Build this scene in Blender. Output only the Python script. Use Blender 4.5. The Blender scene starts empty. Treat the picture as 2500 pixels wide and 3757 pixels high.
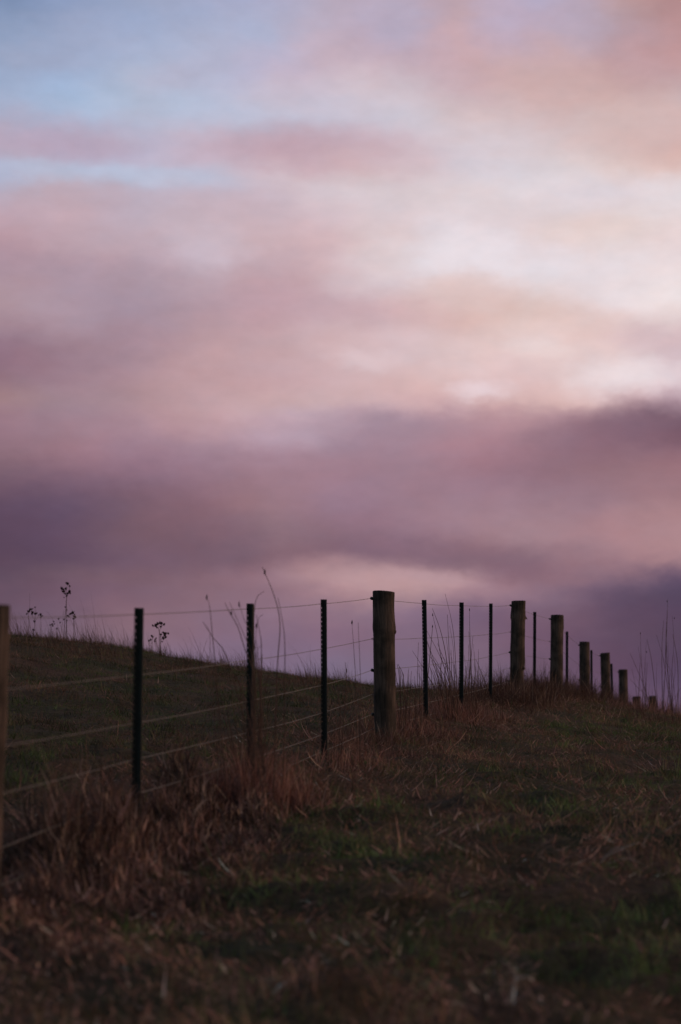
import bpy, bmesh, math, random
import numpy as np
from mathutils import Vector, Matrix

random.seed(7)
rng = np.random.default_rng(11)
S = bpy.context.scene
COL = S.collection
R = math.radians

# ------------------------------------------------------------------ camera
LENS, SENS_H, PITCH = 85.0, 36.0, R(5.29)
F = LENS / SENS_H * 3757.0
cam_d = bpy.data.cameras.new('camera')
cam = bpy.data.objects.new('camera', cam_d)
COL.objects.link(cam)
cam_d.sensor_fit = 'VERTICAL'
cam_d.sensor_height = SENS_H
cam_d.sensor_width = 24.0
cam_d.lens = LENS
cam_d.clip_start = 0.05
cam_d.clip_end = 20000
cam.location = (0, 0, 0)
cam.rotation_euler = (R(90) + PITCH, 0, 0)
cam_d.dof.use_dof = True
cam_d.dof.focus_distance = 20.9
cam_d.dof.aperture_fstop = 3.0
S.camera = cam

S.render.engine = 'CYCLES'
S.view_settings.view_transform = 'Standard'
S.view_settings.look = 'None'
S.view_settings.gamma = 1.0
S.view_settings.exposure = 0.0
S.cycles.max_bounces = 6
S.cycles.diffuse_bounces = 3
S.cycles.use_denoising = True

SUN_EL, SUN_AZ = R(11.0), R(80.0)      # azimuth clockwise from +Y (view axis)


def s2l(c):
    c = c / 255.0
    return c / 12.92 if c <= 0.04045 else ((c + 0.055) / 1.055) ** 2.4


# ------------------------------------------------------------------ sky (world)
# Cloud bank as a function of direction: rows of elevation, stops of azimuth.
SKY = [
 (-60, [(112,134,172),(136,151,188),(150,160,193),(160,166,198),(172,166,196),(184,166,184),(180,162,180),(186,156,166),(180,162,186),(182,148,154),(172,130,132)]),
 (0,   [(116,138,176),(138,154,190),(150,162,194),(160,168,200),(172,170,198),(182,168,188),(180,165,186),(188,160,170),(180,168,194),(186,154,160),(176,134,136)]),
 (140, [(136,154,188),(152,164,196),(158,170,202),(168,174,202),(178,176,202),(190,172,190),(174,168,194),(200,164,168),(190,164,178),(180,158,172),(186,142,144)]),
 (280, [(152,168,200),(158,174,206),(170,180,206),(178,182,208),(192,180,202),(204,184,196),(200,180,190),(198,168,174),(202,170,172),(197,162,163),(194,158,160)]),
 (420, [(164,172,200),(166,182,212),(176,184,208),(182,188,212),(190,188,208),(200,192,208),(206,196,208),(210,188,192),(208,180,181),(208,178,176),(206,178,178)]),
 (545, [(184,166,186),(182,164,184),(186,176,198),(196,178,196),(190,164,178),(198,170,180),(208,190,200),(214,200,208),(214,196,200),(212,186,184),(212,172,166)]),
 (640, [(176,180,206),(180,184,208),(182,188,212),(190,186,206),(206,184,194),(208,184,190),(214,196,202),(216,204,212),(220,208,214),(222,202,202),(222,192,188)]),
 (715, [(182,172,192),(190,168,182),(184,176,196),(194,178,194),(202,182,194),(212,196,204),(214,200,206),(222,206,210),(222,210,216),(224,210,216),(226,214,218)]),
 (840, [(188,156,168),(192,164,176),(190,170,184),(200,176,186),(204,176,184),(214,186,192),(220,202,208),(226,212,218),(224,204,206),(226,206,204),(230,210,210)]),
 (980, [(172,142,156),(176,148,162),(180,154,168),(188,164,176),(196,164,172),(210,184,190),(222,206,212),(230,216,222),(230,218,224),(230,216,220),(232,216,218)]),
 (1120,[(174,144,154),(170,146,162),(166,142,158),(180,150,162),(190,154,164),(200,170,178),(210,176,178),(216,182,178),(222,196,192),(230,212,214),(234,218,216)]),
 (1250,[(150,118,134),(158,128,142),(166,136,150),(184,150,158),(194,160,166),(208,176,180),(214,186,190),(222,192,190),(228,200,198),(226,196,194),(216,188,192)]),
 (1390,[(146,112,126),(158,126,140),(170,136,146),(188,150,156),(196,160,166),(206,172,176),(214,178,178),(222,190,190),(222,190,190),(228,206,208),(222,200,206)]),
 (1475,[(158,124,130),(160,130,142),(172,138,146),(190,154,160),(196,162,166),(202,168,172),(204,168,172),(208,170,172),(214,176,174),(214,182,184),(190,158,168)]),
 (1545,[(152,118,132),(158,126,140),(172,136,148),(188,150,158),(190,160,174),(176,148,164),(174,140,154),(180,138,148),(176,138,148),(148,114,128),(112,86,104)]),
 (1680,[(138,106,120),(150,112,126),(150,116,134),(158,124,140),(164,130,146),(160,126,142),(160,126,142),(162,120,134),(150,112,126),(144,106,118),(146,106,118)]),
 (1820,[(106,80,100),(114,88,110),(130,98,114),(142,106,120),(152,116,128),(154,120,138),(152,118,134),(154,120,136),(150,116,130),(152,116,128),(158,118,126)]),
 (1960,[(90,68,90),(100,76,98),(120,90,104),(126,94,108),(138,106,118),(136,104,120),(146,112,128),(158,122,134),(162,126,136),(166,126,136),(174,132,138)]),
 (2060,[(92,70,90),(100,76,96),(116,88,106),(118,90,106),(130,98,112),(138,106,120),(134,104,120),(132,100,114),(138,104,118),(158,120,130),(162,122,130)]),
 (2115,[(96,74,92),(110,84,100),(122,92,106),(130,98,112),(150,114,126),(178,140,146),(180,144,150),(150,116,128),(142,106,120),(136,104,120),(114,88,110)]),
 (2170,[(102,78,96),(114,86,104),(124,94,110),(134,102,116),(144,110,124),(168,130,138),(174,138,144),(160,124,136),(136,106,124),(110,86,108),(84,68,92)]),
 (2240,[(104,80,98),(116,90,108),(130,98,112),(132,102,118),(138,108,126),(144,112,128),(138,110,130),(126,98,120),(120,92,112),(102,78,100),(86,66,90)]),
 (2340,[(110,88,108),(118,96,114),(130,102,118),(132,104,124),(128,102,124),(130,102,124),(124,100,122),(120,94,116),(112,84,106),(98,74,96),(88,68,90)]),
 (2450,[(112,96,120),(116,98,120),(120,102,126),(122,104,130),(124,104,130),(122,104,128),(118,98,122),(118,96,118),(108,84,106),(96,72,96),(84,66,92)]),
 (2570,[(112,96,120),(114,98,122),(116,100,124),(116,100,126),(116,100,126),(114,98,124),(112,98,122),(108,92,116),(106,84,108),(104,80,104),(98,76,102)]),
 (2760,[(100,84,104),(104,86,106),(106,88,108),(106,88,108),(106,88,108),(106,88,108),(104,84,104),(104,80,102),(108,80,100),(110,82,100),(108,80,98)]),
]


def el_of(py):
    return PITCH + math.atan((1878.5 - py) / F)


AZ_MAX = math.atan(1250 / F)
EL_TOP, EL_BOT = el_of(-60), el_of(2760)

world = bpy.data.worlds.new('World')
S.world = world
world.use_nodes = True
nt = world.node_tree
nt.nodes.clear()
N, L = nt.nodes, nt.links


def mnode(op, a, b=None, c=None, tree=nt):
    n = tree.nodes.new('ShaderNodeMath')
    n.operation = op
    for i, v in enumerate((a, b, c)):
        if v is None:
            continue
        if isinstance(v, (int, float)):
            n.inputs[i].default_value = v
        else:
            tree.links.new(v, n.inputs[i])
    return n.outputs[0]


def mrange(v, a, b, c, d, interp='LINEAR', tree=nt):
    n = tree.nodes.new('ShaderNodeMapRange')
    n.interpolation_type = interp
    n.clamp = True
    tree.links.new(v, n.inputs[0])
    for i, x in zip((1, 2, 3, 4), (a, b, c, d)):
        n.inputs[i].default_value = x
    return n.outputs[0]


tc = N.new('ShaderNodeTexCoord')
sep = N.new('ShaderNodeSeparateXYZ')
L.new(tc.outputs['Generated'], sep.inputs[0])
dx, dy, dz = sep.outputs
az0 = mnode('ARCTAN2', dx, dy)
el0 = mnode('ARCSINE', dz)
# warp: two scales of noise, stretched along the horizon
comb = N.new('ShaderNodeCombineXYZ')
L.new(mnode('MULTIPLY', az0, 1.0), comb.inputs[0])
L.new(mnode('MULTIPLY', el0, 1.9), comb.inputs[1])


def noise(scale, detail, rough, off, tree=nt, vec=None):
    n = tree.nodes.new('ShaderNodeTexNoise')
    n.noise_dimensions = '3D'
    n.inputs['Scale'].default_value = scale
    n.inputs['Detail'].default_value = detail
    n.inputs['Roughness'].default_value = rough
    m = tree.nodes.new('ShaderNodeVectorMath')
    m.operation = 'ADD'
    tree.links.new(vec, m.inputs[0])
    m.inputs[1].default_value = off
    tree.links.new(m.outputs[0], n.inputs['Vector'])
    return n


n1 = noise(30, 5, 0.56, (3.1, 0, 0), vec=comb.outputs[0])
n2 = noise(30, 5, 0.56, (0, 9.2, 4), vec=comb.outputs[0])
az = mnode('ADD', az0, mnode('MULTIPLY', mnode('SUBTRACT', n1.outputs['Fac'], 0.5), 0.022))
el = mnode('ADD', el0, mnode('MULTIPLY', mnode('SUBTRACT', n2.outputs['Fac'], 0.5), 0.011))
nf = noise(130, 4, 0.6, (2, 8, 5), vec=comb.outputs[0])
ng = noise(130, 4, 0.6, (8, 1, 3), vec=comb.outputs[0])
az = mnode('ADD', az, mnode('MULTIPLY', mnode('SUBTRACT', nf.outputs['Fac'], 0.5), 0.007))
el = mnode('ADD', el, mnode('MULTIPLY', mnode('SUBTRACT', ng.outputs['Fac'], 0.5), 0.004))
u = mrange(az, -AZ_MAX, AZ_MAX, 0.0, 1.0)
v = mrange(el, EL_BOT, EL_TOP, 0.0, 1.0)

vs = [(el_of(py) - EL_BOT) / (EL_TOP - EL_BOT) for py, _ in SKY]


def ramp(fac, stops, interp='B_SPLINE'):
    n = N.new('ShaderNodeValToRGB')
    cr = n.color_ramp
    cr.interpolation = interp
    while len(cr.elements) > 1:
        cr.elements.remove(cr.elements[-1])
    for i, (p, c) in enumerate(stops):
        e = cr.elements[0] if i == 0 else cr.elements.new(p)
        e.position = p
        e.color = (*c, 1)
    L.new(fac, n.inputs[0])
    return n.outputs[0]


# colours at the knots -> spline coefficients, so the smooth curve passes through them
def _inv(n):
    m = np.eye(n) * 4 + np.eye(n, k=1) + np.eye(n, k=-1)
    m[0, 0] = m[-1, -1] = 5
    return np.linalg.inv(m / 6)


_T = np.array([[[s2l(c) for c in col] for col in row] for _, row in SKY])
_K = np.einsum('ij,jkc->ikc', _inv(len(SKY)), _T)
_K = np.einsum('kl,ilc->ikc', _inv(11), _K)
_K = np.clip(_K, .004, 1)

acc = None
order = list(range(len(SKY)))
wts = {}
for k0 in range(0, len(SKY), 3):               # three rows' weights per ramp
    st = []
    for j in sorted(order, key=lambda q: vs[q]):
        st.append((vs[j], tuple(1.0 if j == k0 + q else 0.0 for q in range(3))))
    s = N.new('ShaderNodeSeparateColor')
    L.new(ramp(v, st), s.inputs[0])
    for q in range(3):
        wts[k0 + q] = s.outputs[q]
for i, (py, row) in enumerate(SKY):
    rc = ramp(u, [(k / 10.0, tuple(float(c) for c in _K[i, k])) for k in range(11)])
    m = N.new('ShaderNodeVectorMath')
    m.operation = 'SCALE'
    L.new(rc, m.inputs[0])
    L.new(wts[i], m.inputs['Scale'])
    if acc is None:
        acc = m.outputs[0]
    else:
        a = N.new('ShaderNodeVectorMath')
        a.operation = 'ADD'
        L.new(acc, a.inputs[0])
        L.new(m.outputs[0], a.inputs[1])
        acc = a.outputs[0]
# single banks, wisps and gaps: (px, py, half width, half height in the 1568 px wide view, tilt deg, colour, weight)
BANKS = [
 (700, 342, 300, 62, 0, (192,160,174), .75), (880, 375, 190, 50, 6, (208,178,184), .55), (150, 345, 190, 38, 4, (180,162,186), .7), (420, 362, 160, 26, -4, (196,176,194), .5),
 (180, 402, 260, 30, 2, (180,188,212), .55), (420, 415, 200, 26, 6, (186,190,212), .5), (150, 452, 190, 46, 0, (188,164,176), .65), (480, 480, 230, 62, 5, (196,172,182), .5),
 (470, 572, 130, 62, 6, (208,190,204), .6), (240, 560, 160, 50, 0, (190,162,172), .45), (600, 620, 170, 50, -12, (188,160,170), .5),
 (980, 105, 210, 110, 20, (200,166,176), .8), (1235, 125, 140, 80, 0, (204,168,170), .75), (1340, 205, 250, 66, 8, (201,166,165), .7), (1480, 330, 200, 60, 0, (210,182,182), .6), (1175, 60, 110, 90, 35, (186,172,198), .75),
 (915, 55, 100, 66, 0, (176,170,196), .7), (760, 110, 100, 60, 0, (190,168,184), .4), (1500, 150, 160, 80, 0, (192,150,156), .5), (1330, 60, 90, 70, 30, (186,168,188), .5),
 (600, 75, 60, 26, 0, (166,176,206), .5), (390, 180, 110, 50, -20, (180,172,196), .45), (60, 140, 120, 40, 5, (160,164,190), .4), (640, 215, 120, 50, 0, (204,184,194), .4),
 (1080, 610, 250, 110, 0, (232,222,228), .6), (1060, 672, 160, 50, 0, (216,184,178), .75), (860, 655, 130, 42, 5, (212,190,196), .5), (1350, 540, 160, 40, 4, (226,204,200), .6),
 (880, 560, 120, 80, 0, (220,196,194), .5), (720, 700, 260, 60, 3, (194,158,168), .45), (1260, 720, 220, 50, 8, (220,188,182), .5),
 (1430, 866, 150, 46, -4, (236,222,226), .85), (1520, 795, 130, 36, 12, (210,182,188), .8), (1330, 850, 120, 60, 0, (224,196,194), .5), (1108, 900, 90, 26, 0, (236,214,220), .8), (860, 828, 100, 36, 5, (222,200,206), .6),
 (1260, 805, 100, 30, 5, (232,212,210), .6), (1540, 700, 140, 80, 0, (236,220,222), .6),
 (1500, 965, 270, 60, -8, (130,100,116), .45), (1400, 1012, 230, 66, 4, (134,100,116), .5), (880, 985, 240, 40, 0, (156,128,144), .6), (1200, 960, 220, 30, 0, (168,130,142), .4), (700, 990, 150, 50, -10, (194,164,178), .4),
 (870, 1316, 240, 46, 4, (184,144,148), .7), (1010, 1335, 110, 20, 8, (182,146,154), .7), (1060, 1288, 260, 42, 7, (132,100,116), .7), (1540, 1360, 200, 70, -12, (88,70,94), .45),
 (150, 1180, 330, 110, 0, (98,76,96), .35), (280, 650, 90, 60, 0, (166,144,158), .5), (130, 740, 180, 60, 0, (178,152,166), .4), (560, 860, 260, 70, 0, (196,160,164), .3),
 (1480, 1215, 160, 60, -6, (172,128,132), .5), (1150, 1170, 220, 60, 0, (162,126,138), .4), (550, 1240, 90, 70, 0, (118,92,110), .4),
]
n4 = noise(55, 5, 0.58, (1, 5, 8), vec=comb.outputs[0])
n5 = noise(55, 5, 0.58, (4, 2, 6), vec=comb.outputs[0])
bv = N.new('ShaderNodeCombineXYZ')
L.new(mnode('ADD', az, mnode('MULTIPLY', mnode('SUBTRACT', n4.outputs['Fac'], 0.5), 0.016)), bv.inputs[0])
L.new(mnode('ADD', el, mnode('MULTIPLY', mnode('SUBTRACT', n5.outputs['Fac'], 0.5), 0.006)), bv.inputs[1])
SC = 2500 / 1568.0
for (bx_, by_, rx_, ry_, rot_, bc_, bw_) in BANKS:
    mp = N.new('ShaderNodeMapping')
    mp.vector_type = 'TEXTURE'
    mp.inputs['Location'].default_value = (math.atan((bx_ * SC - 1250) / F), el_of(by_ * SC), 0)
    mp.inputs['Rotation'].default_value = (0, 0, R(-rot_))
    mp.inputs['Scale'].default_value = (1.25 * rx_ * SC / F, 1.25 * ry_ * SC / F, 1)
    L.new(bv.outputs[0], mp.inputs[0])
    gr = N.new('ShaderNodeTexGradient')
    gr.gradient_type = 'SPHERICAL'
    L.new(mp.outputs[0], gr.inputs[0])
    w_ = mrange(gr.outputs['Fac'], 0.0, 0.85, 0.0, bw_ * .8, 'SMOOTHSTEP')
    mx_ = N.new('ShaderNodeMix')
    mx_.data_type = 'RGBA'
    L.new(w_, mx_.inputs[0])
    L.new(acc, mx_.inputs[6])
    mx_.inputs[7].default_value = (*[s2l(c) for c in bc_], 1)
    acc = mx_.outputs[2]
# soft cloud texture on top
n3 = noise(55, 6, 0.6, (7, 1, 2), vec=comb.outputs[0])
hs = N.new('ShaderNodeHueSaturation')
hs.inputs['Saturation'].default_value = 0.92
hs.inputs['Value'].default_value = 1.0
L.new(acc, hs.inputs['Color'])
acc = hs.outputs[0]
tex = mrange(n3.outputs['Fac'], 0.3, 0.7, 0.95, 1.05)
cl = N.new('ShaderNodeVectorMath')
cl.operation = 'SCALE'
L.new(acc, cl.inputs[0])
L.new(tex, cl.inputs['Scale'])
# thin veils: slightly rosier and slightly bluer streaks
n6 = noise(46, 6, 0.6, (9, 3, 1), vec=comb.outputs[0])
veil = N.new('ShaderNodeValToRGB')
veil.color_ramp.elements[0].position = .36
veil.color_ramp.elements[0].color = (.492, .502, .510, 1)
veil.color_ramp.elements[1].position = .64
veil.color_ramp.elements[1].color = (.510, .498, .496, 1)
L.new(n6.outputs['Fac'], veil.inputs[0])
vm = N.new('ShaderNodeVectorMath')
vm.operation = 'MULTIPLY'
L.new(cl.outputs[0], vm.inputs[0])
L.new(veil.outputs[0], vm.inputs[1])
cl = N.new('ShaderNodeVectorMath')
cl.operation = 'SCALE'
cl.inputs['Scale'].default_value = 2.0
L.new(vm.outputs[0], cl.inputs[0])

sky = N.new('ShaderNodeTexSky')
sky.sky_type = 'NISHITA'
sky.sun_disc = False
sky.sun_elevation = SUN_EL
sky.sun_rotation = SUN_AZ
sky.air_density = 1.0
sky.dust_density = 1.5
bg_clear = N.new('ShaderNodeBackground')
bg_clear.inputs['Strength'].default_value = 0.15
L.new(sky.outputs[0], bg_clear.inputs['Color'])
bg_cloud = N.new('ShaderNodeBackground')
L.new(cl.outputs[0], bg_cloud.inputs['Color'])
bg_cloud.inputs['Strength'].default_value = 1.0
# the cloud bank fills the front of the sky; clear dusk sky behind and overhead
front = mrange(dy, -0.25, 0.6, 0.0, 1.0, 'SMOOTHSTEP')
low = mrange(el0, R(45), R(88), 1.0, 0.0, 'SMOOTHSTEP')
fac = mnode('MULTIPLY', front, low)
mix = N.new('ShaderNodeMixShader')
L.new(fac, mix.inputs[0])
L.new(bg_clear.outputs[0], mix.inputs[1])
L.new(bg_cloud.outputs[0], mix.inputs[2])
out = N.new('ShaderNodeOutputWorld')
L.new(mix.outputs[0], out.inputs[0])

# ------------------------------------------------------------------ sun (hidden by cloud, low at right)
sd = bpy.data.lights.new('sun', 'SUN')
sd.energy = 0.6
sd.angle = R(14)
sd.color = (1.0, 0.62, 0.52)
sun = bpy.data.objects.new('sun', sd)
COL.objects.link(sun)
sdir = Vector((math.sin(SUN_AZ) * math.cos(SUN_EL), math.cos(SUN_AZ) * math.cos(SUN_EL), math.sin(SUN_EL)))
sun.rotation_euler = (-sdir).to_track_quat('-Z', 'Y').to_euler()

# ------------------------------------------------------------------ helpers
def P(px, py, Y):
    """world point on the photo's ray (px, py) at distance Y along the view axis"""
    a, b, c = px - 1250.0, F, 1878.5 - py
    y = b * math.cos(PITCH) - c * math.sin(PITCH)
    z = b * math.sin(PITCH) + c * math.cos(PITCH)
    return Vector((a * Y / y, Y, z * Y / y))


def tag(o, label=None, cat=None, group=None, kind=None):
    if label: o['label'] = label
    if cat: o['category'] = cat
    if group: o['group'] = group
    if kind: o['kind'] = kind
    return o


def empty(name, loc=(0, 0, 0)):
    o = bpy.data.objects.new(name, None)
    o.empty_display_size = 0.1
    COL.objects.link(o)
    o.location = loc
    return o


def _hash(ix, iy, seed):
    h = (ix.astype(np.int64) * 374761393 + iy.astype(np.int64) * 668265263 + seed * 982451653) & 0xFFFFFFFF
    h = ((h ^ (h >> 13)) * 1274126177) & 0xFFFFFFFF
    return ((h ^ (h >> 16)) & 0xFFFFFF) / float(0xFFFFFF)


def vnoise(x, y, seed=0):
    x = np.asarray(x, float); y = np.asarray(y, float)
    ix, iy = np.floor(x), np.floor(y)
    fx, fy = x - ix, y - iy
    fx = fx * fx * (3 - 2 * fx); fy = fy * fy * (3 - 2 * fy)
    a = _hash(ix, iy, seed); b = _hash(ix + 1, iy, seed)
    c = _hash(ix, iy + 1, seed); d = _hash(ix + 1, iy + 1, seed)
    return (a * (1 - fx) + b * fx) * (1 - fy) + (c * (1 - fx) + d * fx) * fy


def fbm(x, y, octv=4, seed=0, gain=0.5):
    t, amp, tot = 0, 1.0, 0
    for k in range(octv):
        t = t + amp * vnoise(x * 2 ** k + 13.7 * k, y * 2 ** k - 7.3 * k, seed + k)
        tot += amp
        amp *= gain
    return t / tot


def sstep(a, b, x):
    t = np.clip((x - a) / (b - a), 0, 1)
    return t * t * (3 - 2 * t)


def mesh_obj(name, verts, faces, mat, parent=None, smooth=False):
    me = bpy.data.meshes.new(name)
    me.from_pydata([tuple(q) for q in verts], [], faces)
    me.update()
    if smooth:
        me.polygons.foreach_set('use_smooth', [True] * len(me.polygons))
    me.materials.append(mat)
    o = bpy.data.objects.new(name, me)
    COL.objects.link(o)
    if parent is not None:
        o.parent = parent
    return o


class MB:
    """collects shapes for ONE mesh"""
    def __init__(self):
        self.v, self.f = [], []

    def box(self, c, s, M=None):
        b = len(self.v)
        for k in range(8):
            p = Vector((c[0] + s[0] * (-.5 if k & 1 == 0 else .5), c[1] + s[1] * (-.5 if k & 2 == 0 else .5), c[2] + s[2] * (-.5 if k & 4 == 0 else .5)))
            self.v.append(M @ p if M else p)
        for q in ((0, 2, 3, 1), (4, 5, 7, 6), (0, 1, 5, 4), (2, 6, 7, 3), (0, 4, 6, 2), (1, 3, 7, 5)):
            self.f.append(tuple(b + i for i in q))

    def tube(self, pts, rad, n=6, cap=True):
        pts = [Vector(p) for p in pts]
        if not hasattr(rad, '__len__'):
            rad = [rad] * len(pts)
        base = len(self.v)
        for i, p in enumerate(pts):
            d = (pts[min(i + 1, len(pts) - 1)] - pts[max(i - 1, 0)]).normalized()
            s = d.cross(Vector((0, 0, 1)))
            if s.length < 1e-3:
                s = Vector((1, 0, 0))
            s.normalize()
            t = d.cross(s).normalized()
            for k in range(n):
                a = 2 * math.pi * k / n
                self.v.append(p + (s * math.cos(a) + t * math.sin(a)) * rad[i])
        for i in range(len(pts) - 1):
            for k in range(n):
                a = base + i * n + k
                b = base + i * n + (k + 1) % n
                self.f.append((a, b, b + n, a + n))
        if cap:
            self.f.append(tuple(base + k for k in range(n))[::-1])
            e = base + (len(pts) - 1) * n
            self.f.append(tuple(e + k for k in range(n)))

    def blob(self, c, r, seed=0, stretch=(1, 1, 1), nu=7, nv=5, rough=.25):
        rr = random.Random(seed)
        b = len(self.v)
        c = Vector(c)
        self.v.append(c + Vector((0, 0, -r * stretch[2])))
        for j in range(1, nv):
            th = math.pi * j / nv
            for k in range(nu):
                ph = 2 * math.pi * k / nu
                q = r * (1 + rr.uniform(-rough, rough))
                self.v.append(c + Vector((q * math.sin(th) * math.cos(ph) * stretch[0], q * math.sin(th) * math.sin(ph) * stretch[1], -q * math.cos(th) * stretch[2])))
        self.v.append(c + Vector((0, 0, r * stretch[2])))
        for k in range(nu):
            self.f.append((b, b + 1 + (k + 1) % nu, b + 1 + k))
        for j in range(nv - 2):
            for k in range(nu):
                a = b + 1 + j * nu + k
                d = b + 1 + j * nu + (k + 1) % nu
                self.f.append((a, d, d + nu, a + nu))
        e = len(self.v) - 1
        for k in range(nu):
            self.f.append((e, e - nu + k, e - nu + (k + 1) % nu))

    def build(self, name, mat, parent=None, smooth=False):
        return mesh_obj(name, self.v, self.f, mat, parent, smooth)


# ------------------------------------------------------------------ terrain
_gd = np.array([-400, -60, 0, 3, 5, 8.2, 10.6, 13.2, 15.7, 18.2, 20.6, 23, 25.4, 27.8, 30.2, 32.6, 35, 37.4, 42, 47, 51.8, 56.5, 70, 100, 200, 400, 900, 4000], float)
_gz = np.array([-30, -5, -1.10, -.93, -.80, -.62, -.47, -.31, -.15, -.01, .12, .25, .36, .46, .53, .56, .50, .42, .34, .18, -.22, -.22, -1.6, -5, -16, -26, -34, -40], float)
_fu = np.array([-600, -60, -25, -8, -6.86, -5.5, -4.7, -4, -3.4, -2.5, -1.6, -1, -.6, 0, .6, 1.1, 1.45, 1.8, 2.5, 5, 20, 80, 600], float)
_fz = np.array([-30, -4, .2, .84, .78, .585, .42, .29, .25, .14, .05, -.03, -.02, -.02, -.10, -.21, -.28, -.31, -.38, -.6, -2.5, -8, -30], float)


def fence_x(y):
    """x of the wire line at distance y"""
    return np.where(np.asarray(y) < 18.2, .2442 + (np.asarray(y) - 18.2) * .1535, .2442 + (np.asarray(y) - 18.2) * .1812)


def _smooth_interp(x, xs, zs, w):
    return (np.interp(x - w, xs, zs) + np.interp(x - w * .5, xs, zs) + np.interp(x, xs, zs) * 1.5 + np.interp(x + w * .5, xs, zs) + np.interp(x + w, xs, zs)) / 5.5


def terrain(x, y):
    x = np.asarray(x, float); y = np.asarray(y, float)
    g = _smooth_interp(y, _gd, _gz, 1.0)
    u = x - fence_x(y)
    k = .22 + .78 * sstep(9, 28, y)
    f = _smooth_interp(u, _fu, _fz, .5) * np.where(np.abs(u) < 15, k, 1)
    # swells and tussocks
    far = np.clip(1 - (y - 60) / 60, 0, 1)
    b = (fbm(x * .55, y * .35, 3, 5) - .5) * .16 + (fbm(x * 2.2, y * 2.2, 3, 9) - .5) * .11
    b = b + (fbm(x * 4.2, y * 3.6, 3, 21) - .5) * .17 * np.clip((26 - y) / 14, .1, 1)
    b = b * far * np.clip(.55 + .45 * (24 - y) / 14, .35, 1.0)
    b = b + (fbm(x * 1.4, y * .9, 3, 57) - .5) * .13 * sstep(22, 28, y) * sstep(.8, 2, -u) * far
    return g + f + b


def tz(x, y):
    return float(terrain(np.array([x]), np.array([y]))[0])


def hit(px, py, y0=3.0, y1=60.0):
    """first point where the photo ray meets the ground"""
    ys = np.linspace(y0, y1, 3000)
    q = P(px, py, 1.0)
    dz_ = q.z * ys - terrain(q.x * ys, ys)
    k = int(np.argmax(dz_ < 0)) if (dz_ < 0).any() else len(ys) - 1
    return Vector((q.x * ys[k], ys[k], tz(q.x * ys[k], ys[k])))


def crest(px, y0=10.0, y1=45.0):
    """point of the ground that makes the skyline at this photo column"""
    ys = np.linspace(y0, y1, 600)
    xs = (px - 1250) / F * ys
    e = terrain(xs, ys) / ys
    k = int(np.argmax(e))
    return Vector((xs[k], ys[k], e[k] * ys[k]))


# ------------------------------------------------------------------ materials
def new_mat(name):
    m = bpy.data.materials.new(name)
    m.use_nodes = True
    t = m.node_tree
    t.nodes.clear()
    o = t.nodes.new('ShaderNodeOutputMaterial')
    b = t.nodes.new('ShaderNodeBsdfPrincipled')
    t.links.new(b.outputs[0], o.inputs[0])
    return m, t, b, o


def mat_ground():
    m, t, b, o = new_mat('turf_soil')
    tcn = t.nodes.new('ShaderNodeTexCoord')
    a = noise(1.1, 6, .6, (0, 0, 0), t, tcn.outputs['Object'])
    c = noise(22, 5, .65, (5, 0, 0), t, tcn.outputs['Object'])
    r = t.nodes.new('ShaderNodeValToRGB')
    r.color_ramp.elements[0].position = .38
    r.color_ramp.elements[0].color = (.030, .030, .014, 1)
    r.color_ramp.elements[1].position = .62
    r.color_ramp.elements[1].color = (.070, .040, .026, 1)
    t.links.new(a.outputs['Fac'], r.inputs[0])
    mx = t.nodes.new('ShaderNodeMix')
    mx.data_type = 'RGBA'
    mx.blend_type = 'MULTIPLY'
    mx.inputs[0].default_value = 1
    r2 = t.nodes.new('ShaderNodeValToRGB')
    r2.color_ramp.elements[0].position = .35
    r2.color_ramp.elements[0].color = (.45, .42, .40, 1)
    r2.color_ramp.elements[1].position = .7
    r2.color_ramp.elements[1].color = (1.5, 1.4, 1.3, 1)
    t.links.new(c.outputs['Fac'], r2.inputs[0])
    t.links.new(r.outputs[0], mx.inputs[6])
    t.links.new(r2.outputs[0], mx.inputs[7])
    t.links.new(mx.outputs[2], b.inputs['Base Color'])
    b.inputs['Roughness'].default_value = .95
    b.inputs['Specular IOR Level'].default_value = .1
    bp = t.nodes.new('ShaderNodeBump')
    bp.inputs['Strength'].default_value = .8
    bp.inputs['Distance'].default_value = .03
    t.links.new(c.outputs['Fac'], bp.inputs['Height'])
    t.links.new(bp.outputs[0], b.inputs['Normal'])
    return m


def mat_blade():
    m = bpy.data.materials.new('grass_blade')
    m.use_nodes = True
    t = m.node_tree
    t.nodes.clear()
    o = t.nodes.new('ShaderNodeOutputMaterial')
    at = t.nodes.new('ShaderNodeAttribute')
    at.attribute_name = 'tint'
    d = t.nodes.new('ShaderNodeBsdfDiffuse')
    tr = t.nodes.new('ShaderNodeBsdfTranslucent')
    gl = t.nodes.new('ShaderNodeBsdfGlossy')
    gl.inputs['Roughness'].default_value = .45
    gl.inputs['Color'].default_value = (.6, .6, .6, 1)
    mx = t.nodes.new('ShaderNodeMixShader')
    mx.inputs[0].default_value = .28
    mx2 = t.nodes.new('ShaderNodeMixShader')
    mx2.inputs[0].default_value = .02
    t.links.new(at.outputs['Color'], d.inputs[0])
    t.links.new(at.outputs['Color'], tr.inputs[0])
    t.links.new(d.outputs[0], mx.inputs[1])
    t.links.new(tr.outputs[0], mx.inputs[2])
    t.links.new(mx.outputs[0], mx2.inputs[1])
    t.links.new(gl.outputs[0], mx2.inputs[2])
    t.links.new(mx2.outputs[0], o.inputs[0])
    return m


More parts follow.
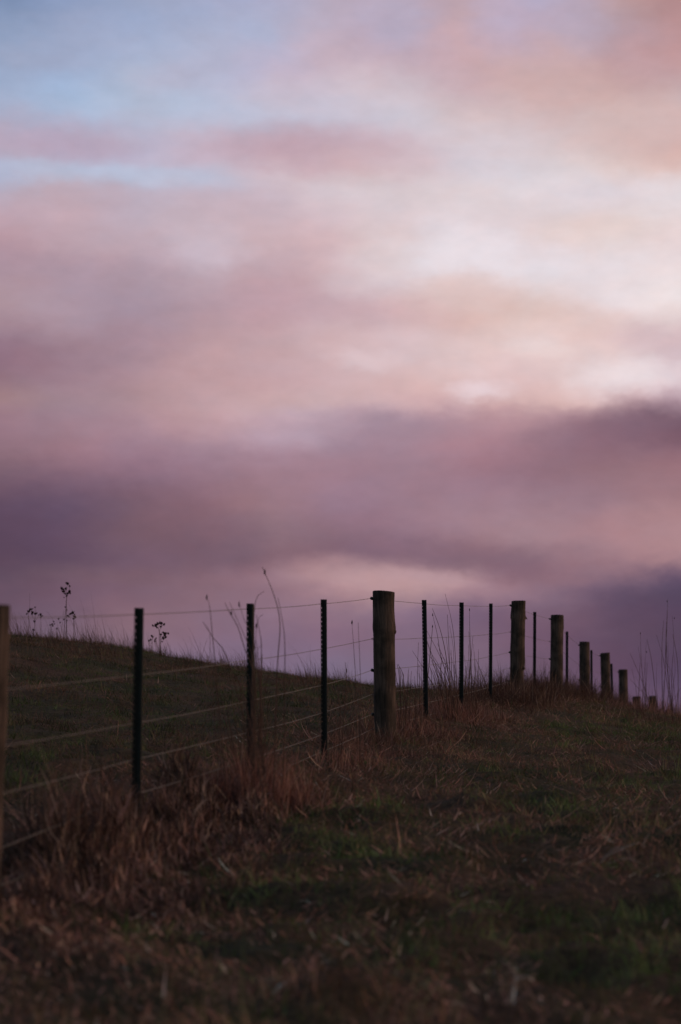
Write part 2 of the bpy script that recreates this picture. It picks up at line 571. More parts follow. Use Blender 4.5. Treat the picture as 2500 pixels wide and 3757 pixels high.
def mat_wood():
    m, t, b, o = new_mat('weathered_wood')
    tcn = t.nodes.new('ShaderNodeTexCoord')
    mp = t.nodes.new('ShaderNodeMapping')
    mp.inputs['Scale'].default_value = (1, 1, .07)
    t.links.new(tcn.outputs['Object'], mp.inputs[0])
    g = noise(75, 6, .65, (0, 0, 0), t, mp.outputs[0])
    w = noise(5, 4, .6, (3, 0, 0), t, tcn.outputs['Object'])
    r = t.nodes.new('ShaderNodeValToRGB')
    r.color_ramp.elements[0].position = .36
    r.color_ramp.elements[0].color = (.028, .020, .018, 1)
    r.color_ramp.elements[1].position = .62
    r.color_ramp.elements[1].color = (.082, .055, .047, 1)
    t.links.new(g.outputs['Fac'], r.inputs[0])
    r2 = t.nodes.new('ShaderNodeValToRGB')
    r2.color_ramp.elements[0].position = .42
    r2.color_ramp.elements[0].color = (.50, .48, .45, 1)
    r2.color_ramp.elements[1].position = .60
    r2.color_ramp.elements[1].color = (1.15, 1.05, 1.0, 1)
    t.links.new(w.outputs['Fac'], r2.inputs[0])
    mx = t.nodes.new('ShaderNodeMix')
    mx.data_type = 'RGBA'
    mx.blend_type = 'MULTIPLY'
    mx.inputs[0].default_value = 1
    t.links.new(r.outputs[0], mx.inputs[6])
    t.links.new(r2.outputs[0], mx.inputs[7])
    t.links.new(mx.outputs[2], b.inputs['Base Color'])
    b.inputs['Roughness'].default_value = .9
    b.inputs['Specular IOR Level'].default_value = .15
    bp = t.nodes.new('ShaderNodeBump')
    bp.inputs['Strength'].default_value = .6
    bp.inputs['Distance'].default_value = .006
    t.links.new(g.outputs['Fac'], bp.inputs['Height'])
    t.links.new(bp.outputs[0], b.inputs['Normal'])
    return m


def mat_simple(name, col, rough=.6, metal=0.0, var=.3, scale=30, spec=.3):
    m, t, b, o = new_mat(name)
    tcn = t.nodes.new('ShaderNodeTexCoord')
    g = noise(scale, 4, .6, (0, 0, 0), t, tcn.outputs['Object'])
    r = t.nodes.new('ShaderNodeValToRGB')
    r.color_ramp.elements[0].position = .3
    r.color_ramp.elements[0].color = (*[c * (1 - var) for c in col], 1)
    r.color_ramp.elements[1].position = .7
    r.color_ramp.elements[1].color = (*[c * (1 + var) for c in col], 1)
    t.links.new(g.outputs['Fac'], r.inputs[0])
    t.links.new(r.outputs[0], b.inputs['Base Color'])
    b.inputs['Roughness'].default_value = rough
    b.inputs['Metallic'].default_value = metal
    b.inputs['Specular IOR Level'].default_value = spec
    return m


M_GROUND = mat_ground()
M_BLADE = mat_blade()
M_WOOD = mat_wood()
M_STEEL = mat_simple('black_painted_steel', (.006, .0062, .0058), .6, 0, .4, 40, .15)
M_WIRE = mat_simple('galvanised_wire', (.10, .080, .068), .6, .1, .3, 60, .25)
M_PLASTIC = mat_simple('black_insulator_plastic', (.012, .012, .012), .5, 0, .2, 20, .3)
M_STEM = mat_simple('dry_stem', (.070, .036, .028), .85, 0, .35, 25, .1)
M_HEAD = mat_simple('dry_seed_head', (.022, .013, .012), .9, 0, .4, 60, .05)
M_TWIG = mat_simple('bleached_twig', (.22, .15, .125), .85, 0, .3, 30, .15)

# ------------------------------------------------------------------ ground sheet
def axis(fine0, fine1, step, lo, hi):
    a = list(np.arange(fine0, fine1 + 1e-6, step))
    s, q = step, a[-1]
    while q < hi:
        s *= 1.18; q += s; a.append(q)
    s, q = step, a[0]
    while q > lo:
        s *= 1.18; q -= s; a.insert(0, q)
    return np.array(a)


gx = axis(-7, 8, .075, -4000, 4000)
gy = axis(3, 38, .085, -400, 4000)
X, Y = np.meshgrid(gx, gy)
Z = terrain(X, Y)
nx, ny = len(gx), len(gy)
vv = np.stack([X.ravel(), Y.ravel(), Z.ravel()], 1)
ii = (np.arange(ny - 1)[:, None] * nx + np.arange(nx - 1)[None, :]).ravel()
quads = np.stack([ii, ii + 1, ii + nx + 1, ii + nx], 1)
me = bpy.data.meshes.new('ground')
me.vertices.add(len(vv))
me.vertices.foreach_set('co', vv.ravel())
me.loops.add(quads.size)
me.loops.foreach_set('vertex_index', quads.ravel().astype(np.int32))
me.polygons.add(len(quads))
me.polygons.foreach_set('loop_start', np.arange(0, quads.size, 4, dtype=np.int32))
me.polygons.foreach_set('use_smooth', np.ones(len(quads), bool))
me.update(calc_edges=True)
me.materials.append(M_GROUND)
ground = bpy.data.objects.new('ground', me)
COL.objects.link(ground)
tag(ground, 'dark grassy hillside under the fence and the sky', None, None, 'structure')
del X, Y, Z, vv, quads

# ------------------------------------------------------------------ grass
def blades(name, base, length, width, lean_az, lean, curve, tint, label, parent=None, kind='stuff', segs=3):
    """one mesh of tapered, bent blades"""
    n = len(base)
    ts = np.linspace(0, 1, segs + 1)
    face = rng.uniform(0, math.pi, n)
    wx, wy = np.cos(face), np.sin(face)
    prof = np.array([.8, 1.0, .62, 0])[:segs + 1] if segs == 3 else np.append(np.linspace(1, .45, segs), 0)
    pts = []
    p = base.copy()
    ca, sa = np.cos(lean_az), np.sin(lean_az)
    for i, t in enumerate(ts):
        if i:
            ang = lean + curve * (ts[i - 1] + t) * .5
            ds = length / segs
            p = p + np.stack([np.sin(ang) * ca * ds, np.sin(ang) * sa * ds, np.cos(ang) * ds], 1)
        pts.append(p.copy())
    nv = 2 * segs + 1
    V = np.empty((n, nv, 3))
    for i in range(segs):
        w = (width * prof[i] * .5)
        off = np.stack([wx * w, wy * w, np.zeros(n)], 1)
        V[:, 2 * i] = pts[i] - off
        V[:, 2 * i + 1] = pts[i] + off
    V[:, 2 * segs] = pts[segs]
    fl, tot = [], []
    for i in range(segs - 1):
        fl += [2 * i, 2 * i + 1, 2 * i + 3, 2 * i + 2]; tot.append(4)
    fl += [2 * segs - 2, 2 * segs - 1, 2 * segs]; tot.append(3)
    nl = len(fl)
    loops = (np.arange(n)[:, None] * nv + np.array(fl)[None, :]).ravel().astype(np.int32)
    starts1 = np.concatenate([[0], np.cumsum(tot)[:-1]])
    starts = (np.arange(n)[:, None] * nl + starts1[None, :]).ravel().astype(np.int32)
    me = bpy.data.meshes.new(name)
    me.vertices.add(n * nv)
    me.vertices.foreach_set('co', V.astype(np.float32).ravel())
    me.loops.add(len(loops))
    me.loops.foreach_set('vertex_index', loops)
    me.polygons.add(len(starts))
    me.polygons.foreach_set('loop_start', starts)
    me.update(calc_edges=True)
    at = me.attributes.new('tint', 'FLOAT_COLOR', 'POINT')
    c = np.ones((n, nv, 4), np.float32)
    c[:, :, :3] = tint[:, None, :]
    at.data.foreach_set('color', c.ravel())
    me.materials.append(M_BLADE)
    o = bpy.data.objects.new(name, me)
    COL.objects.link(o)
    if kind:
        tag(o, label, None, None, kind)
    if parent is not None:
        o.parent = parent
    return o


GREEN = np.array([.044, .074, .018])
OLIVE = np.array([.082, .078, .032])
BROWN = np.array([.125, .066, .044])
RUST = np.array([.215, .092, .070])
STRAW = np.array([.440, .265, .200])
DARK = np.array([.030, .020, .014])


def spread(n, y0, y1, pw, margin=1.3):
    """random ground points, denser towards the camera when pw > 0"""
    out_x, out_y = [], []
    m = 0
    while m < n:
        k = int((n - m) * 1.8) + 100
        y = rng.uniform(y0, y1, k)
        half = .145 * y + margin
        x = rng.uniform(-1, 1, k) * (.145 * y1 + margin)
        keep = (np.abs(x) < half) & (rng.uniform(0, 1, k) < (y0 / y) ** pw)
        out_x.append(x[keep]); out_y.append(y[keep]); m += keep.sum()
    return np.concatenate(out_x)[:n], np.concatenate(out_y)[:n]


def hue_pick(x, y, dry_bias=0.0):
    """patchy mixture of green and dead blades"""
    a = fbm(x * .8, y * .6, 3, 31) + dry_bias
    b = fbm(x * 3.4, y * 2.6, 3, 47)
    r = rng.uniform(0, 1, len(x))
    dry = sstep(.44, .56, a * .5 + b * .5 + (r - .5) * .10 - .012)
    q = rng.uniform(0, 1, len(x))
    wet = GREEN + (OLIVE - GREEN) * q[:, None]
    dead = BROWN + (np.where(rng.uniform(0, 1, len(x))[:, None] < .5, RUST, OLIVE) - BROWN) * q[:, None]
    c = wet * (1 - dry[:, None]) + dead * dry[:, None]
    c = c * rng.uniform(.65, 1.35, len(x))[:, None]
    return c, dry


# short pasture grass: dense low sward with hollows between the tussocks
x, y = spread(400000, 3.6, 40, .45)
tus = fbm(x * 2.2, y * 2.2, 3, 9)
hol = fbm(x * 4.5, y * 3.2, 3, 61)
keep = rng.uniform(0, 1, len(x)) < np.clip((hol - .30) * 6, .25, 1)
x, y, tus, hol = x[keep], y[keep], tus[keep], hol[keep]
z = terrain(x, y)
uu = x - fence_x(y)
c, dry = hue_pick(x, y, -.07 * sstep(.6, 1.6, -uu) - .03 * sstep(.8, 1.6, uu) + .10 * np.exp(-((uu - .3) / .7) ** 2))
c[uu < -.8] *= .72
c *= 1.12
c[y < 15] *= 1.15
c *= (.38 + 1.55 * np.clip((fbm(x * 5, y * 3.6, 3, 303) - .32) * 1.8, 0, 1))[:, None]  # patchy growth tone that also paints shade of hollows into the blade colour
c *= np.exp(rng.normal(0, .25, len(x)))[:, None]
ln = rng.gamma(5, .0072, len(x)) * (.55 + 1.1 * np.clip((tus - .3) * 2.2, 0, 1)) * (.6 + 1.1 * np.clip((hol - .35) * 2.5, 0, 1))
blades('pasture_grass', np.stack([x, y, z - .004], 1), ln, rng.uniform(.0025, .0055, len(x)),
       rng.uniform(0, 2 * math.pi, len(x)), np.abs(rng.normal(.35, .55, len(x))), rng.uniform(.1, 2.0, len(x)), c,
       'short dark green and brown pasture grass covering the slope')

# taller thin blades scattered through the sward
x, y = spread(12000, 7, 38, .0)
c, dry = hue_pick(x, y, .05)
blades('wispy_grass', np.stack([x, y, terrain(x, y) - .004], 1), rng.gamma(6, .018, len(x)), rng.uniform(.0016, .0034, len(x)),
       rng.uniform(0, 2 * math.pi, len(x)), np.abs(rng.normal(.1, .25, len(x))), rng.uniform(0, 1.2, len(x)), c,
       'thin longer blades standing above the short pasture grass')

# rough fringe of longer grass on the brow of the hill
y = rng.uniform(26, 36, 16000)
x = rng.uniform(-1, 1, 16000) * (.145 * y + 1)
fr = fbm(x * 2.6, y * .8, 3, 201)
k = fr > .44
x, y, fr = x[k], y[k], fr[k]
c = (BROWN * .6 + (RUST - BROWN) * .3) * rng.uniform(.3, 1.1, len(x))[:, None]
blades('crest_grass', np.stack([x, y, terrain(x, y) - .004], 1), rng.gamma(4, .026, len(x)) * (.2 + 7 * (fr - .44)) + .03, rng.uniform(.002, .0045, len(x)),
       rng.normal(2.9, .9, len(x)), np.abs(rng.normal(.1, .22, len(x))), rng.uniform(0, 1.0, len(x)), c,
       'rough fringe of longer grass along the brow of the hill')

# dead straw lying over the turf: curled stalks in flattened mats
x, y = spread(170000, 3.6, 36, .6)
pt = fbm(x * 3.0, y * 2.2, 4, 77)
uu = x - fence_x(y)
keep = rng.uniform(0, 1, len(x)) < np.clip((pt - .515) * 12, .02, 1) * np.where(uu < -1, .35, 1) + .6 * np.exp(-((uu - .3) / .6) ** 2)
x, y, pt = x[keep], y[keep], pt[keep]
n = len(x)
q = rng.uniform(0, 1, n)[:, None]
c = (RUST + (STRAW - RUST) * (q ** 3)) * np.exp(rng.normal(-.2, .5, n))[:, None]
c[y < 15] *= 1.2
c[uu[keep] < -1] *= .7
c = np.minimum(c, .62)
c *= np.where(y < 12, 1.3, 1.0)[:, None]
c = np.where(rng.uniform(0, 1, n)[:, None] < .25, BROWN * rng.uniform(.5, 1.4, n)[:, None], c)
az_ = fbm(x * 2.0, y * 1.5, 2, 88) * 9 + rng.normal(0, .8, n)
blades('dead_straw', np.stack([x, y, terrain(x, y) + rng.uniform(.0, .045, n)], 1), np.minimum(rng.gamma(3, .022, n), .2) * np.interp(y, [4, 13], [.5, 1]), rng.uniform(.003, .0065, n),
       az_, rng.uniform(.9, 1.5, n), rng.uniform(-.7, 1.2, n), c,
       'flattened curled dead straw and brown stalks lying over the turf')

# tangled bank of dead bracken and stalks under the first bays of the fence
n = 30000
y = rng.uniform(7.0, 13.2, n)
uw = np.interp(y, [7, 10, 12, 13.2], [.85, .75, .45, .2])
uu = rng.uniform(-.45, 1, n) * np.where(rng.uniform(0, 1, n) < .5, uw, uw * .8)
x = fence_x(y) + uu
m_ = fbm(x * 3.5, y * 2.5, 3, 143)
hh = np.interp(y, [7, 8, 9, 10, 12, 13.2], [.03, .05, .085, .115, .105, .06]) * (.35 + 1.35 * np.clip((m_ - .38) * 3.2, 0, 1)) * (.42 + 1.5 * np.exp(-((uu - .02) / .20) ** 2))
q = rng.uniform(0, 1, n)[:, None]
c = (BROWN * .8 + (RUST * np.array([.9, 1.08, 1.2]) - BROWN * .8) * q) * rng.uniform(.3, 1.2, n)[:, None] * (.45 + 1.5 * np.clip((fbm(x * 4, y * 3, 3, 171) - .3) * 1.9, 0, 1))[:, None]
st = rng.uniform(0, 1, n) < .05
c *= np.exp(rng.normal(-.1, .45, n))[:, None]
c[st] = STRAW * rng.uniform(.5, 1.2, st.sum())[:, None]
z = terrain(x, y) + rng.uniform(0, .65, n) * hh
blades('dead_bracken', np.stack([x, y, z], 1), hh * rng.uniform(.4, 1.3, n), rng.gamma(4, .0016, n),
       rng.normal(2.9, .9, n), np.abs(rng.normal(.85, .45, n)), rng.uniform(-2.4, 1.6, n), c,
       'tangled rust brown bank of dead stalks under the near end of the fence')

# ragged dry growth along the fence
n = 90000
y = rng.uniform(6.2, 50, n)
near = np.clip((14 - y) / 4, 0, 1)
uu = rng.normal(.0, .22, n) + np.where(rng.uniform(0, 1, n) < near, rng.uniform(-.30, .80, n), rng.uniform(-.15, .35, n))
x = fence_x(y) + uu
cl_ = fbm(x * 3.2, y * 2.4, 3, 93) * .6 + fbm(x * 1.1, y * .8, 2, 95) * .4
keep = cl_ + rng.uniform(-.08, .08, n) > .43
x, y, uu, cl_, near = x[keep], y[keep], uu[keep], cl_[keep], near[keep]
n = len(x)
hmax = np.interp(y, [6, 9, 11, 13, 15, 18, 24, 30, 50], [.04, .06, .10, .15, .17, .21, .30, .42, .42])
keep_h = np.where(y < 11.5, .75, 1.0)
h = keep_h * hmax * (.18 + 1.25 * np.clip((cl_ - .44) * 5.0, 0, 1)) * rng.uniform(.3, 1.0, n) * np.exp(-(uu / .95) ** 4)
q = rng.uniform(0, 1, n)[:, None]
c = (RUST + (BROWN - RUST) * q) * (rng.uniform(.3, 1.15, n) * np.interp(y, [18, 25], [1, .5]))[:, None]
st = rng.uniform(0, 1, n) < .07
c[st] = STRAW * rng.uniform(.5, .9, st.sum())[:, None]
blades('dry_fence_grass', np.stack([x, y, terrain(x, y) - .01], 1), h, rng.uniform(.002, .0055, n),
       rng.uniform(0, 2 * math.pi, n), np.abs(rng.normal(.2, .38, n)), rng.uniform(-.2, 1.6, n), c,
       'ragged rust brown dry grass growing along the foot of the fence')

# ------------------------------------------------------------------ the fence
POSTS = [  # kind, photo column of the wire side, photo row of the top, distance, width (m), base lean (px at base)
 ('w', -124, 2221, 8.2, .150, -28), ('s', 494, 2230, 10.64, .038, -7), ('s', 905, 2214, 13.2, .038, 4), ('s', 1177, 2199, 15.74, .038, 3),
 ('w', 1369, 2171, 18.2, .160, 4), ('s', 1548, 2201, 20.6, .038, 6), ('s', 1686, 2210, 23.0, .038, -3), ('s', 1795, 2214, 25.4, .037, -4),
 ('w', 1877, 2205, 27.8, .163, -8), ('s', 1957, 2245, 30.2, .037, -4), ('w', 2021, 2257, 32.6, .172, -4), ('s', 2076, 2317, 35.0, .037, -3),
 ('w', 2127, 2355, 37.4, .156, 0), ('s', 2166, 2385, 39.8, .037, 0), ('w', 2203, 2395, 42.2, .162, 4), ('s', 2239, 2435, 44.6, .037, 4),
 ('w', 2270, 2456, 47.0, .172, 2), ('w', 2322, 2555, 51.8, .168, 3), ('w', 2381, 2553, 56.5, .172, 0),
]
DROP = {'w': ([.04, .30, .50, .67, .88, 1.01], [.05, .355, .59, .77, .92, 1.03]),
        's': ([.03, .297, .507, .667, .82, .97], [.03, .325, .56, .74, .88, .99])}

# shape of each wooden post: (height fraction from top, left bulge, right bulge) in radii
KNOTS = {
 0: [(.0, 0, 0), (.3, .03, .02), (.62, .0, -.03), (1, 0, 0)],
 4: [(0, .03, .07), (.06, .03, .02), (.12, .03, .0), (.20, .04, .05), (.245, .075, .12), (.275, .03, .12), (.29, 0, .03), (.5, 0, .03), (1, .02, .06)],
 8: [(0, -.02, .03), (.08, 0, 0), (.155, .1, .06), (.175, .1, .12), (.2, .0, -.02), (.4, .02, -.02), (.55, .08, .0), (.62, .05, .04), (.68, .05, -.02), (.72, .05, -.12), (.85, .12, -.12), (1, .15, .0)],
 10: [(0, -.02, .0), (.06, .0, .05), (.16, .02, .05), (.2, .0, -.02), (.5, .0, -.04), (.8, .04, .0), (1, .1, .08)],
 12: [(0, .0, .02), (.3, .03, 0), (.4, .1, .05), (.48, .02, 0), (1, .05, 0)],
}


def knot_profile(idx, s):
    k = KNOTS.get(idx)
    if k is None:
        rr = random.Random(idx)
        k = [(i / 5, rr.uniform(-.05, .07), rr.uniform(-.05, .07)) for i in range(6)]
        KNOTS[idx] = k
    xs = [a[0] for a in k]
    return np.interp(s, xs, [a[1] for a in k]), np.interp(s, xs, [a[2] for a in k])


fence = empty('wire_fence', (float(fence_x(18.2)), 18.2, tz(.2442, 18.2)))
tag(fence, 'wire fence of rough wooden posts and black steel posts running over the hill crest', 'fence')
FL = fence.location.copy()


def fence_child(o, loc):
    o.parent = fence
    o.location = Vector(loc) - FL
    return o


def build_wood(idx, top, base_z, width, lean):
    """log post, origin at its foot; returns object and side point function"""
    H = top.z - base_z + .35
    r = width / 2
    rr = random.Random(100 + idx)
    ph = [rr.uniform(0, 6.28) for _ in range(6)]
    nseg, nz = 40, 60
    vts, fcs = [], []
    tilt_x, tilt_y = rr.uniform(-.06, .06), rr.uniform(-.05, .05)
    if idx == 4: tilt_x = -.075
    if idx == 8: tilt_x = .03
    if idx == 10: tilt_x = .0
    crack = rr.uniform(3.6, 5.4)
    for j in range(nz + 1):
        s = j / nz                        # 0 foot .. 1 top
        z = s * H
        vis = (H - z) / (H - .35)
        kl, kr = knot_profile(idx, min(max(vis, 0), 1))
        for k in range(nseg):
            a = 2 * math.pi * k / nseg
            w = .5 + .5 * math.cos(a)
            bulge = kr * w ** 2 + kl * (1 - w) ** 2
            rad = r * (1 + bulge + .018 * math.sin(3 * a + ph[0] + s * 2) + .012 * math.sin(5 * a + ph[1] + 7 * s) + .010 * math.sin(11 * a + ph[2]) + .008 * math.sin(23 * s + ph[3] + a))
            dd = abs((a - crack + math.pi) % (2 * math.pi) - math.pi)
            if dd < .09:
                rad *= .93
            rad *= 1 + .02 * (1 - s)
            xx, yy = rad * math.cos(a), rad * math.sin(a)
            zz = z + (xx * tilt_x + yy * tilt_y if j == nz else 0)
            if j == nz - 1:
                zz = H - .006 + (xx * tilt_x + yy * tilt_y)
            if j == nz:
                xx *= .975; yy *= .975
            vts.append((xx, yy, zz))
    for j in range(nz):
        for k in range(nseg):
            a = j * nseg + k
            b = j * nseg + (k + 1) % nseg
            fcs.append((a, b, b + nseg, a + nseg))
    # end grain: rings stepping in to the centre
    prev = nz * nseg
    for rs, dz_ in ((.7, -.002), (.35, -.005)):
        st = len(vts)
        for k in range(nseg):
            q = vts[nz * nseg + k]
            vts.append((q[0] * rs, q[1] * rs, H + (q[2] - H) * rs + dz_))
        for k in range(nseg):
            fcs.append((prev + k, prev + (k + 1) % nseg, st + (k + 1) % nseg, st + k))
        prev = st
    vts.append((0, 0, H - .006))
    for k in range(nseg):
        fcs.append((prev + k, prev + (k + 1) % nseg, len(vts) - 1))
    # broken stubs of side branches
    mb = MB(); mb.v = [Vector(q) for q in vts]; mb.f = fcs
    if idx == 8:
        zt = H - (H - .35) * .17
        mb.tube([(r * .9, 0, zt + .012), (r * 1.12, 0, zt - .002), (r * 1.3, 0, zt - .02)], [.014, .009, .002], 6)
        mb.blob((r * .8, -r * .45, H - (H - .35) * .69), .022, 3)
    if idx == 4:
        zt = H - (H - .35) * .275
        mb.blob((r * .97, -r * .25, zt), .016, 5, (1, 1, 1.3))
        mb.blob((r * .62, -r * .72, H - (H - .35) * .23), .017, 6, (1, .6, 1.7))
    o = mb.build('wooden_post', M_WOOD, None, True)
    return o


def build_steel(top_h, width, rot):
    """Y-section steel post with a notched stem towards the wires; origin at its foot"""
    mb = MB()
    H = top_h + .3
    t = .0032
    # centre rib and stem, stem edge towards -x with a row of slots
    mb.box((-width * .14, 0, H / 2), (width * .34, t, H))
    edge = -width * .5
    mb.box((edge + .0018, 0, H / 2), (.0036, t, H))
    pitch, z = .0295, .02
    inner = -width * .14 - width * .17
    gap0, gap1 = edge + .0036, inner
    while z < H - .045:
        mb.box(((gap0 + gap1) / 2, 0, z + pitch * .5), (gap1 - gap0, t, pitch * .70))
        z += pitch
    mb.box(((gap0 + gap1) / 2, 0, H - .02), (gap1 - gap0, t, .039))
    # two wings of the Y
    for s in (-1, 1):
        Mx = Matrix.Rotation(s * R(52), 4, 'Z')
        M0 = Matrix.Translation((width * .02, 0, 0)) @ Mx
        mb.box((width * .38, 0, H / 2), (width * .76, t, H - .002), M0)
    mb.box((width * .05, 0, H / 2), (width * .16, t * 2.6, H - .004))
    o = mb.build('steel_post', M_STEEL, None)
    o.rotation_euler.z = rot
    return o


WN = []                                             # wire nodes per post
for idx, (kind, px, py, D, wd, lean) in enumerate(POSTS):
    top = P(px, py, D)
    xb = top.x
    gz = tz(xb, D)
    base_z = gz
    lean_m = lean / F * D / max(top.z - base_z, .5)  # metres sideways per metre down
    hgt = top.z - base_z
    # wires keep their distance below the top of the post
    f_ = min(1, max(0, (D - 10.6) / 5.1))
    dn, df = DROP[kind]
    wz = [top.z - (a * (1 - f_) + b * f_) for a, b in zip(dn, df)]
    if kind == 'w':
        o = build_wood(idx, top, base_z, wd, lean)
        cx = top.x + wd / 2
        fence_child(o, (cx + lean_m * (hgt + .35), D, base_z - .35))
        o.rotation_euler.y = -math.atan(lean_m) * -1 if False else math.atan(-lean_m)
        rr = random.Random(idx)
        for k, w in enumerate(wz):
            if w < gz + .03:
                continue
            off = (top.z - w) * lean_m
            loc = Vector((cx - wd / 2 * 1.02 + off, D, w))
            mb = MB()
            if k % 2 == 0:
                mb.blob((-.009, 0, 0), .0125, 9 + k, (1, 1, 1.05), 10, 7, .05)
                mb.tube([(-.006, 0, -.002), (.006, 0, -.016)], [.007, .004], 8)
                mb.tube([(.008, -.0, 0), (-.002, 0, 0)], .009, 8)
                ins = mb.build('insulator', M_PLASTIC, None, True)
            else:
                pts = [(.012, 0, -.006)] + [(-.002 - .009 * math.sin(a), 0, -.001 + .007 * -math.cos(a)) for a in np.linspace(.1, 3.0, 7)] + [(.012, 0, .006)]
                mb.tube(pts, .0019, 6)
                ins = mb.build('staple', M_PLASTIC, None)
            ins.parent = o
            ins.matrix_parent_inverse = Matrix.Identity(4)
            inv = (Matrix.Translation(o.location + FL) @ o.rotation_euler.to_matrix().to_4x4()).inverted()
            ins.location = inv @ loc
        node_x = lambda w: cx - wd / 2 - .012 + (top.z - w) * lean_m
    else:
        o = build_steel(hgt, wd, R({1: 12, 2: -8, 3: 5}.get(idx, random.Random(idx).uniform(-14, 14))))
        cx = top.x + wd / 2
        fence_child(o, (cx + lean_m * (hgt + .3), D, base_z - .3))
        o.rotation_euler.y = math.atan(-lean_m)
        node_x = lambda w: cx - wd / 2 - .001 + (top.z - w) * lean_m
    WN.append([Vector((node_x(w), D, w)) for w in wz])

# wires: six strands; one extra node beyond the frame at each end
for k in range(6):
    pts = [Vector((q[k].x, q[k].y, q[k].z)) for q in WN]
    d0 = pts[0] - pts[1]
    pts.insert(0, pts[0] + d0 * 1.2)
    full = []
    for a, b in zip(pts[:-1], pts[1:]):
        for s in np.linspace(0, 1, 7)[:-1]:
            q = a.lerp(b, float(s))
            q.z -= .004 * 4 * s * (1 - s) * (1 + .5 * math.sin(k * 2.1 + a.y))
            full.append(q)
    full.append(pts[-1])
    mb = MB()
    mb.tube([q - FL for q in full], .0019, 6)
    o = mb.build('wire', M_WIRE, fence, True)

# ------------------------------------------------------------------ tall stems
def bez(pts, n=10):
    """smooth curve through the given points"""
    pts = [Vector(p) for p in pts]
    if len(pts) == 2:
        return [pts[0].lerp(pts[1], i / n) for i in range(n + 1)]
    out_ = []
    ext = [pts[0] * 2 - pts[1]] + pts + [pts[-1] * 2 - pts[-2]]
    for i in range(1, len(ext) - 2):
        p0, p1, p2, p3 = ext[i - 1:i + 3]
        m = max(3, n // (len(pts) - 1))
        for j in range(m):
            t = j / m
            out_.append(.5 * ((2 * p1) + (p2 - p0) * t + (2 * p0 - 5 * p1 + 4 * p2 - p3) * t * t + (3 * p1 - p0 - 3 * p2 + p3) * t ** 3))
    out_.append(pts[-1])
    return out_


def clump(name, label, group, stems, D, jit=.25, r0=.0026, heads=(), extra=0, extra_h=(.15, .4), spreadx=.22, cat='grass clump', seed=1, extra_tint=RUST, thicken=0.9):
    """a tussock: stalks traced as polylines (photo px) at their own depths around D, plus its leaf tuft"""
    rr = random.Random(seed)
    more = []
    for q in range(int(len(stems) * thicken)):      # shorter companions of the traced stalks
        b0 = rr.choice(stems)
        sh, k = rr.uniform(-22, 22), rr.uniform(.35, .9)
        x0, y0 = b0[0]
        more.append([(x0 + sh + (a - x0) * k * rr.uniform(.6, 1.3), y0 + (b - y0) * k) for a, b in b0])
    stems = list(stems) + more
    bx = sum(P(*s[0], D).x for s in stems) / len(stems)
    root = empty(name, (bx, D, tz(bx, D)))
    tag(root, label, cat, group)
    B = root.location.copy()
    for i, s in enumerate(stems):
        dj = D + rr.uniform(-jit, jit)
        pts = [P(px, py, dj) for px, py in s]
        lean_dir = rr.uniform(-.15, .15)
        h0 = pts[0].z
        pts = [Vector((q.x, q.y + (q.z - h0) * lean_dir, q.z)) for q in pts]
        g = tz(pts[0].x, pts[0].y) - .02
        if pts[0].z > g + .02:
            d = (pts[1] - pts[0])
            d = d / max(d.z, .05)
            dz_ = pts[0].z - g
            foot = Vector((pts[0].x - max(-.25, min(.25, d.x)) * dz_, pts[0].y, g))
            pts.insert(0, foot)
        cv = bez(pts, 14)
        rb = r0 * (1.12 if i < len(stems) - len(more) else .8) * rr.uniform(.75, 1.2)
        rad = [rb * (1 - .65 * k / (len(cv) - 1)) for k in range(len(cv))]
        mb = MB()
        mb.tube([q - B for q in cv], rad, 5)
        so = mb.build('stalk', M_STEM, root, True)
        if i in heads:
            hb = MB()
            q = cv[-1] - B if heads[i] is None else (P(*heads[i], dj) - B)
            hb.blob(q, .0065, i, (.7, .7, 1.8), 7, 6)
            hb.blob(q + Vector((.001, 0, .009)), .0035, i + 3, (.6, .6, 2.4), 6, 5)
            hb.build('seed_head', M_HEAD, so, True)
    if extra:
        n = extra
        x = bx + rng.normal(0, spreadx, n); y = D + rng.normal(0, spreadx * .8, n)
        h = rng.uniform(extra_h[0], extra_h[1], n) * np.exp(-((x - bx) / (spreadx * 2.2)) ** 2)
        c = extra_tint * rng.uniform(.4, 1.5, n)[:, None]
        c[rng.uniform(0, 1, n) < .08] = STRAW * .7
        o = blades('leaves', np.stack([x - B.x, y - B.y, terrain(x, y) - B.z - .02], 1), h, rng.uniform(.003, .006, n),
                   rng.uniform(0, 6.28, n), np.abs(rng.normal(.12, .24, n)), rng.uniform(-.1, 1.2, n), c, None, root, None)
    return root


def conv(ox, oy, sc, lst):
    return [[(ox + a * sc, oy + b * sc) for a, b in s] for s in lst]


GRP = 'tall dry grass clumps along the fence'
